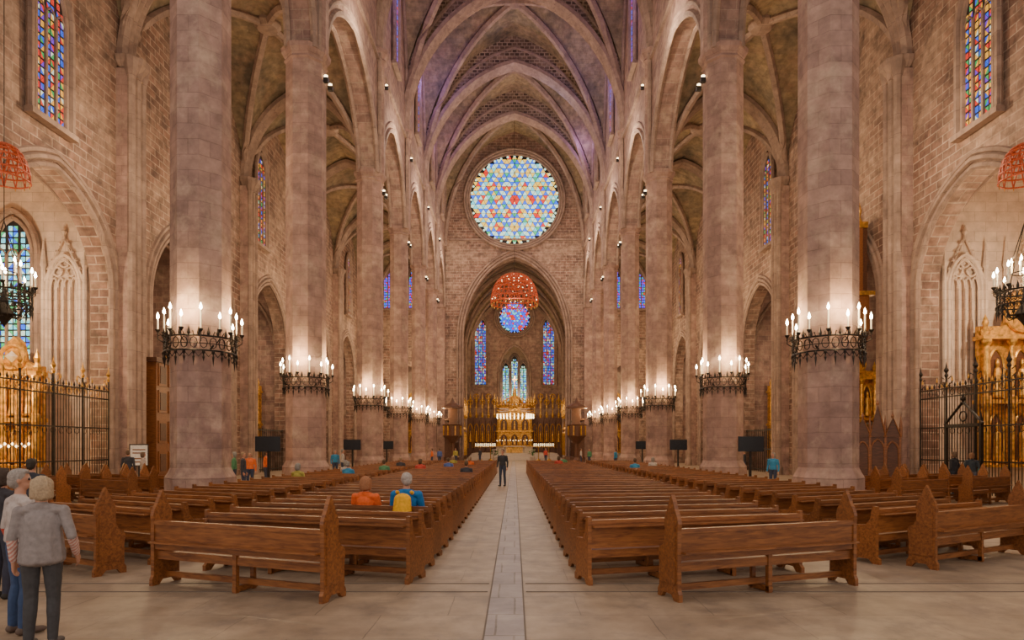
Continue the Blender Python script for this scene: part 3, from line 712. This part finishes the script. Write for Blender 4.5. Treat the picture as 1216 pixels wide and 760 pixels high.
# ------------------------------------------------------------------ people
ico=bmesh.new(); bmesh.ops.create_icosphere(ico,subdivisions=2,radius=1); ICO=np.array([v.co[:] for v in ico.verts]); ico.free()
PM={}
def cm(c,nm='cloth'):
    k=(tuple(c),nm)
    if k not in PM: PM[k]=simple('%s_%d'%(nm,len(PM)),c,.8 if nm!='skin' else .5,0,{'hair':.22,'skin':.06}.get(nm,.14),{'hair':50,'skin':12}.get(nm,24),{'skin':.03,'hair':.5}.get(nm,.3))
    return PM[k]
def person(name,loc,rz,H=1.7,pose='stand',top=(.1,.1,.12),bot=(.04,.05,.09),hair=(.12,.07,.04),skin=(.50,.25,.16),shoe=(.03,.025,.02),bob=False,coat=False,pack=None,vox=.022,sleeve=None,armR=None,armL=None,turn=0,stripes=None,step=0):
    parts=[]
    def E(c,r): return (np.array(c,float),np.array(r if isinstance(r,(tuple,list)) else (r,r,r),float))
    def A(tag,c1,r1,c2=None,r2=None):
        e1=E(c1,r1); e2=E(c2,r2) if c2 is not None else e1; parts.append((tag,e1,e2))
    sit=pose=='sit'; dz=-.36 if sit else 0
    A('bot',(0,0,.95+dz),(.16,.115,.10),(0,0,1.0+dz),(.145,.105,.08))
    A('top',(0,0,1.03+dz),(.145,.105,.09),(0,.0,1.27+dz),(.165,.115,.12))
    A('top',(-.13,0,1.36+dz),(.075,.07,.055),(.13,0,1.36+dz),(.075,.07,.055))
    A('top',(-.07,-.01,1.39+dz),(.07,.06,.045),(.07,-.01,1.39+dz),(.07,.06,.045))
    if coat: A('top',(0,-.01,1.25+dz),(.17,.125,.14),(0,-.01,.86+dz),(.20,.15,.05))
    else: A('top',(0,0,1.08+dz),(.16,.12,.05),(0,0,.97+dz),(.17,.125,.045))
    A('top',(0,-.01,1.41+dz),(.07,.065,.045))
    A('skin',(0,-.005,1.40+dz),.052,(0,.005,1.50+dz),.05)
    hz=1.585+dz; ct,st=math.cos(turn),math.sin(turn)
    def hd(x,y,z): return (x*ct-y*st,x*st+y*ct,hz+z)
    A('skin',hd(0,.0,.015),(.074,.088,.098)); A('skin',hd(0,.035,-.055),(.05,.05,.05),hd(0,.0,-.02),(.065,.07,.06))
    A('skin',hd(0,.088,0),.011,hd(0,.104,-.022),.014)
    A('lip',hd(0,.081,-.055),(.024,.012,.008))
    for s in(-1,1):
        A('skin',hd(s*.076,-.005,-.008),(.012,.02,.03)); A('eye',hd(s*.03,.081,.008),(.013,.010,.008)); A('hair',hd(s*.03,.086,.028),(.018,.006,.005))
    A('hair',hd(0,-.022,.035),(.084,.092,.09)); A('hair',hd(0,-.045,-.01),(.076,.065,.08)); A('hair',hd(0,.03,.088),(.06,.05,.03))
    if bob:
        A('hair',hd(0,-.04,.0),(.094,.078,.10),hd(0,-.052,-.085),(.084,.055,.045))
        for s in(-1,1): A('hair',hd(s*.07,.0,.03),(.027,.05,.06),hd(s*.078,-.005,-.085),(.02,.036,.035))
    for s in(-1,1):
        arm=armR if s>0 else armL
        sh=np.array((s*.185,0,1.355+dz))
        if arm: el,wr=np.array(arm[0],float),np.array(arm[1],float)
        elif sit: el,wr=np.array((s*.235,.06,1.10+dz)),np.array((s*.11,.26,1.03+dz))
        else: el,wr=np.array((s*.235,-.03,1.09)),np.array((s*.245,.05,.85))
        A('top',sh,.060,el,.046)
        mid=el+(wr-el)*.86
        A('sleeve',el,.046,mid,.036); A('skin',mid,.028,wr,.026)
        dv=wr-el; dv/=np.linalg.norm(dv)
        lat=np.array((0.,1.,0.)) if not sit else np.cross(dv,(0,0,1.))
        lat=lat-dv*lat.dot(dv); lat/=np.linalg.norm(lat); nrm=np.cross(dv,lat)
        if nrm[0]*s>0 and not sit: nrm=-nrm
        if sit and nrm[2]>0: nrm=-nrm
        pe=wr+dv*.085
        A('skin',wr+lat*.012,.021,pe+lat*.026,.016); A('skin',wr-lat*.012,.021,pe-lat*.026,.016)
        for q,(of,ln) in enumerate(((.034,.062),(.012,.072),(-.011,.067),(-.033,.052))):
            a=pe+lat*of; b=a+dv*ln*.55+nrm*.006; c=b+dv*ln*.4+nrm*.02
            A('skin',a,.0105,b,.0095); A('skin',b,.0095,c,.0082)
        ta=wr+dv*.025+lat*.028; tb=ta+dv*.03+lat*.026+nrm*.01; tc=tb+dv*.032+lat*.006+nrm*.008
        A('skin',ta,.014,tb,.0115); A('skin',tb,.0115,tc,.0095)
        if sit: hp,kn,an=np.array((s*.09,0,.555)),np.array((s*.12,.44,.50)),np.array((s*.12,.46,.10))
        else: hp,kn,an=np.array((s*.088,0,.90)),np.array((s*.095,.02+s*step*.5,.49)),np.array((s*.10,-.02+s*step,.10))
        A('bot',hp,.092,kn,.062); A('bot',kn,.062,kn+(an-kn)*.35-np.array((0,.012,0)),.06); A('bot',kn+(an-kn)*.35-np.array((0,.012,0)),.06,an,.048)
        A('shoe',an-np.array((0,.02,.055)),(.042,.05,.045),an+np.array((s*.015,.16,-.065)),(.045,.05,.032))
    if pack:
        A('pack',(0,-.17,1.30+dz),(.13,.07,.09),(0,-.19,1.02+dz),(.15,.09,.10)); A('pack',(0,-.26,1.02+dz),(.09,.04,.07))
        for s in(-1,1): A('pack',(s*.11,-.1,1.40+dz),(.025,.03,.03),(s*.12,.1,1.32+dz),(.025,.025,.03))
    bm=bmesh.new()
    for tag,(c1,r1),(c2,r2) in parts:
        pts=np.vstack([ICO*r1+c1,ICO*r2+c2]) if not np.array_equal(c1,c2) else ICO*r1+c1
        vs=[bm.verts.new(p) for p in pts]; g=bmesh.ops.convex_hull(bm,input=vs)
        bad=[v for v in set(g['geom_interior']+g['geom_unused']) if isinstance(v,bmesh.types.BMVert) and v.is_valid and not v.link_faces]
        if bad: bmesh.ops.delete(bm,geom=bad,context='VERTS')
    me=bpy.data.meshes.new(name+'_src'); bm.to_mesh(me); bm.free()
    o=bpy.data.objects.new(name+'_src',me); COL.objects.link(o)
    md=o.modifiers.new('r','REMESH'); md.mode='VOXEL'; md.voxel_size=vox; md.use_smooth_shade=True
    sm=o.modifiers.new('s','SMOOTH'); sm.factor=.5; sm.iterations=3 if vox<.012 else 2
    dg=bpy.context.evaluated_depsgraph_get(); ev=o.evaluated_get(dg); out=bpy.data.meshes.new_from_object(ev)
    bpy.data.objects.remove(o)
    tags=['skin','hair','top','sleeve','bot','shoe','eye','lip','pack']
    cols={'skin':skin,'hair':hair,'top':top,'sleeve':sleeve or top,'bot':bot,'shoe':shoe,'eye':(.03,.02,.02),'lip':(.45,.16,.13),'pack':pack or (0,0,0)}
    out.materials.clear()
    for t in tags: out.materials.append(cm(cols[t],{'skin':'skin','hair':'hair','lip':'skin'}.get(t,'cloth')))
    nf=len(out.polygons); C=np.zeros(nf*3); out.polygons.foreach_get('center',C); C=C.reshape(-1,3)
    best=np.full(nf,1e9); idx=np.zeros(nf,int)
    for tag,(c1,r1),(c2,r2) in parts:
        d=c2-c1; L=d.dot(d); t=np.clip(((C-c1)@d)/L,0,1) if L>1e-9 else np.zeros(nf)
        c=c1+t[:,None]*d; r=r1+t[:,None]*(r2-r1)
        dist=(np.linalg.norm((C-c)/r,axis=1)-1)*r.min(axis=1)
        if tag in('eye','lip'): dist-=.004
        if tag=='hair': dist-=.002
        w=dist<best; best[w]=dist[w]; idx[w]=tags.index(tag)
    if vox<.012:   # soft cloth folds and hair strands in the surface itself
        nv=len(out.vertices); V=np.zeros(nv*3); out.vertices.foreach_get('co',V); V=V.reshape(-1,3)
        NN=np.zeros(nv*3); out.vertices.foreach_get('normal',NN); NN=NN.reshape(-1,3)
        nl=len(out.loops); lv=np.zeros(nl,dtype=np.int32); out.loops.foreach_get('vertex_index',lv)
        lt=np.zeros(nf,dtype=np.int32); out.polygons.foreach_get('loop_total',lt)
        tagv=np.zeros(nv,int); tagv[lv]=np.repeat(idx,lt)
        amp=np.zeros(nv)
        for i in range(nv):
            k=tagv[i]
            if k in(2,3,4):
                x,y,z=V[i]; amp[i]=(mnoise.noise((x*11,y*11,z*2.6))+.35*mnoise.noise((x*8+5,y*8,z*13)))*(.011 if k==2 else .008)
            elif k==1:
                x,y,z=V[i]; amp[i]=mnoise.noise((x*45,y*45,z*12))*.006
        V=V+NN*amp[:,None]; out.vertices.foreach_set('co',V.ravel()); out.update()
    if stripes:
        out.materials.append(cm(stripes))
        w=(idx==3)&(np.floor((C[:,0]*1.2+C[:,1]-C[:,2]*1.0)/.028).astype(int)%2==0); idx[w]=len(tags)
    out.polygons.foreach_set('material_index',idx.tolist()); out.polygons.foreach_set('use_smooth',[True]*nf)
    out.name=name
    ob=bpy.data.objects.new(name,out); s=H/1.7; ob.scale=(s,s,s) if not sit else (s,s,1+(s-1)*.5)
    ob.location=loc; ob.rotation_euler=(0,0,rz); COL.objects.link(ob); return ob
person('woman_in_gray_cardigan',(-4.47,6.05,0),.35,1.62,top=(.25,.215,.205),bot=(.05,.048,.05),hair=(.40,.29,.18),sleeve=(.62,.48,.42),stripes=(.52,.22,.18),bob=True,coat=True,vox=.008,armR=((.27,-.06,1.10),(.27,.12,.89)),turn=.3,shoe=(.1,.08,.07))
person('man_in_light_jacket',(-5.02,6.5,0),-.5,1.67,top=(.46,.39,.36),bot=(.035,.065,.15),hair=(.30,.26,.23),sleeve=(.48,.06,.035),vox=.009,coat=False,turn=-.5,shoe=(.12,.08,.06))
person('woman_in_dark_coat',(-6.4,8.0,0),-.3,1.63,top=(.03,.025,.03),bot=(.03,.03,.05),hair=(.05,.03,.02),bob=True,vox=.012)
person('visitor_standing',(-8.75,11.6,0),.1,1.68,top=(.03,.03,.04),bot=(.03,.03,.05),hair=(.04,.03,.02),vox=.014)
def sitter(name,xt,row,top,hair,H=1.7,**k):
    d=rows[row]; a=warp(xt-.1,d); b=warp(xt+.1,d); rz=math.atan2(b[1]-a[1],b[0]-a[0]); c=warp(xt,d)
    return person(name,(c[0]-math.sin(rz)*.16,c[1]+math.cos(rz)*.16,0),rz,H,'sit',top=top,hair=hair,**k)
sitter('seated_woman_in_orange',-2.6,2,(.75,.12,.02),(.34,.14,.06),1.80,bob=True,vox=.009,bot=(.05,.05,.07),turn=.2)
sitter('seated_person_with_yellow_backpack',-1.87,2,(.01,.15,.40),(.40,.34,.30),1.98,vox=.009,pack=(.85,.42,.01),bot=(.03,.035,.06),turn=.5)
person('man_standing_in_aisle',(-.57,30.5,0),math.pi*.9,1.76,top=(.03,.03,.035),bot=(.04,.05,.08),hair=(.06,.04,.03),vox=.014,step=.04)
person('woman_in_black',(17.1,24.9,0),.4,1.70,top=(.02,.02,.025),bot=(.03,.035,.05),vox=.014,bob=True)
person('woman_with_teal_scarf',(17.5,24.5,0),-.4,1.66,top=(.03,.04,.05),bot=(.1,.1,.13),sleeve=(.05,.25,.25),vox=.014,bob=True,hair=(.2,.1,.05))
person('visitor_standing',(-16.3,27.0,0),.2,1.74,top=(.04,.04,.05),vox=.016); person('visitor_standing',(-15.9,27.4,0),-.8,1.66,top=(.4,.33,.3),vox=.016,bob=True)
cols=[(.70,.14,.03),(.07,.22,.1),(.5,.06,.04),(.08,.13,.35),(.45,.4,.35),(.04,.04,.05),(.35,.3,.06),(.03,.22,.4)]
tc_=[1,5,0,0,7,4,7,5]
for i,(px,d) in enumerate([(278,27),(289,26),(297,27.5),(316,29),(398,38),(407,37),(918,27),(884,40)]):
    x=(px-611)/F*d
    person('visitor_standing',(x,d,0),rnd.random()*6,1.62+.12*rnd.random(),top=cols[tc_[i]],hair=rnd.choice([(.1,.06,.03),(.3,.2,.12),(.25,.23,.2)]),vox=.018,bob=i%2==0)
for i,(px,d) in enumerate([(513,60),(522,62),(541,66),(700,60),(690,66),(731,52),(648,70),(570,75)]):
    x=(px-611)/F*d; person('visitor_standing',(x,d,0),rnd.random()*6,1.7,top=cols[(i*3)%8],vox=.022)
for i,(xt,row) in enumerate([(-1.9,17),(-4.3,21),(-6.2,15),(-6.8,17),(-5.6,19),(-7.2,12),(-3.3,24),(-2.5,28),(-5.9,25),(2.6,30),(5.7,22),(7.2,25),(3.1,33),(-3.7,31)]):
    sitter('visitor_seated',xt,row,cols[(i*5+5)%8],rnd.choice([(.1,.06,.03),(.3,.2,.12),(.25,.23,.2)]),vox=.02,bob=i%2==1)

# ------------------------------------------------------------------ lights
w=bpy.data.worlds.new('World'); scene.world=w; w.use_nodes=True
bg=w.node_tree.nodes['Background']; bg.inputs[0].default_value=(1,.87,.78,1); bg.inputs[1].default_value=1.05
warm=(1,.79,.58)
for i,d in enumerate([36,48.5,59.5,70,79]):
    for sx in(-1,1):
        plight('fill_lamp',(sx*7.4,d,25.0),620,warm,.12)  # added fill for the far nave, no fixture stands here
        plight('fill_lamp',(sx*13.8,d,13),720,(1,.73,.44),.1)  # invented fill over the aisle centre, not an actual lamp
for sx in(-1,1):
    plight('fill_lamp',(sx*14.5,26,14),620,(1,.75,.5),.1)  # extra made-up fill for the near aisle bay
    for k,c in enumerate(CH): plight('chapel_lamp',(sx*20.8,c[0]-.6,8.2),800 if k==0 else 220,(1,.80,.56),.1)
plight('altar_lamp',(-21.6,25.6,4.2),320,(1,.7,.3),.1)
for d in(42,60,76): plight('fill_lamp',(0,d,17),800,(1,.8,.64),.1)  # free-floating fill on the nave axis, added to even out brightness
for d in(58,69,79): plight('fill_lamp',(0,d,32),520,(1,.78,.54),.1)  # unseen high fill, added to warm the vault
for x,d,e,c in((-7.6,60,330,(.35,.25,1)),(7.6,57,480,(.25,.25,1)),(-7.6,70,200,(.5,.25,.9)),(7.6,72,200,(.5,.3,.9)),(3,66,300,(.2,.4,1)),(-7.6,45,260,(.45,.3,1)),(7.6,45,260,(.45,.3,1))):
    plight('violet_lamp',(x,d,36),e,c,.1)
plight('chancel_lamp',(0,89,12),520,(1,.72,.40),.2); plight('chancel_lamp',(0,98,9),800,(1,.72,.36),.2); plight('chancel_lamp',(0,110,10),420,(1,.92,.8),.2)
for sx in(-1,1): plight('chancel_lamp',(sx*5,101.5,20),300,(1,.72,.46),.1)

# ------------------------------------------------------------------ camera
cd=bpy.data.cameras.new('camera'); cam=bpy.data.objects.new('camera',cd); COL.objects.link(cam); scene.camera=cam
cam.location=(0,0,1.9); cam.rotation_euler=(math.pi/2,0,0)
cd.sensor_width=36; cd.sensor_fit='HORIZONTAL'; cd.lens=36*F/1216; cd.shift_x=-3/1216; cd.shift_y=150/1216
cd.clip_end=400
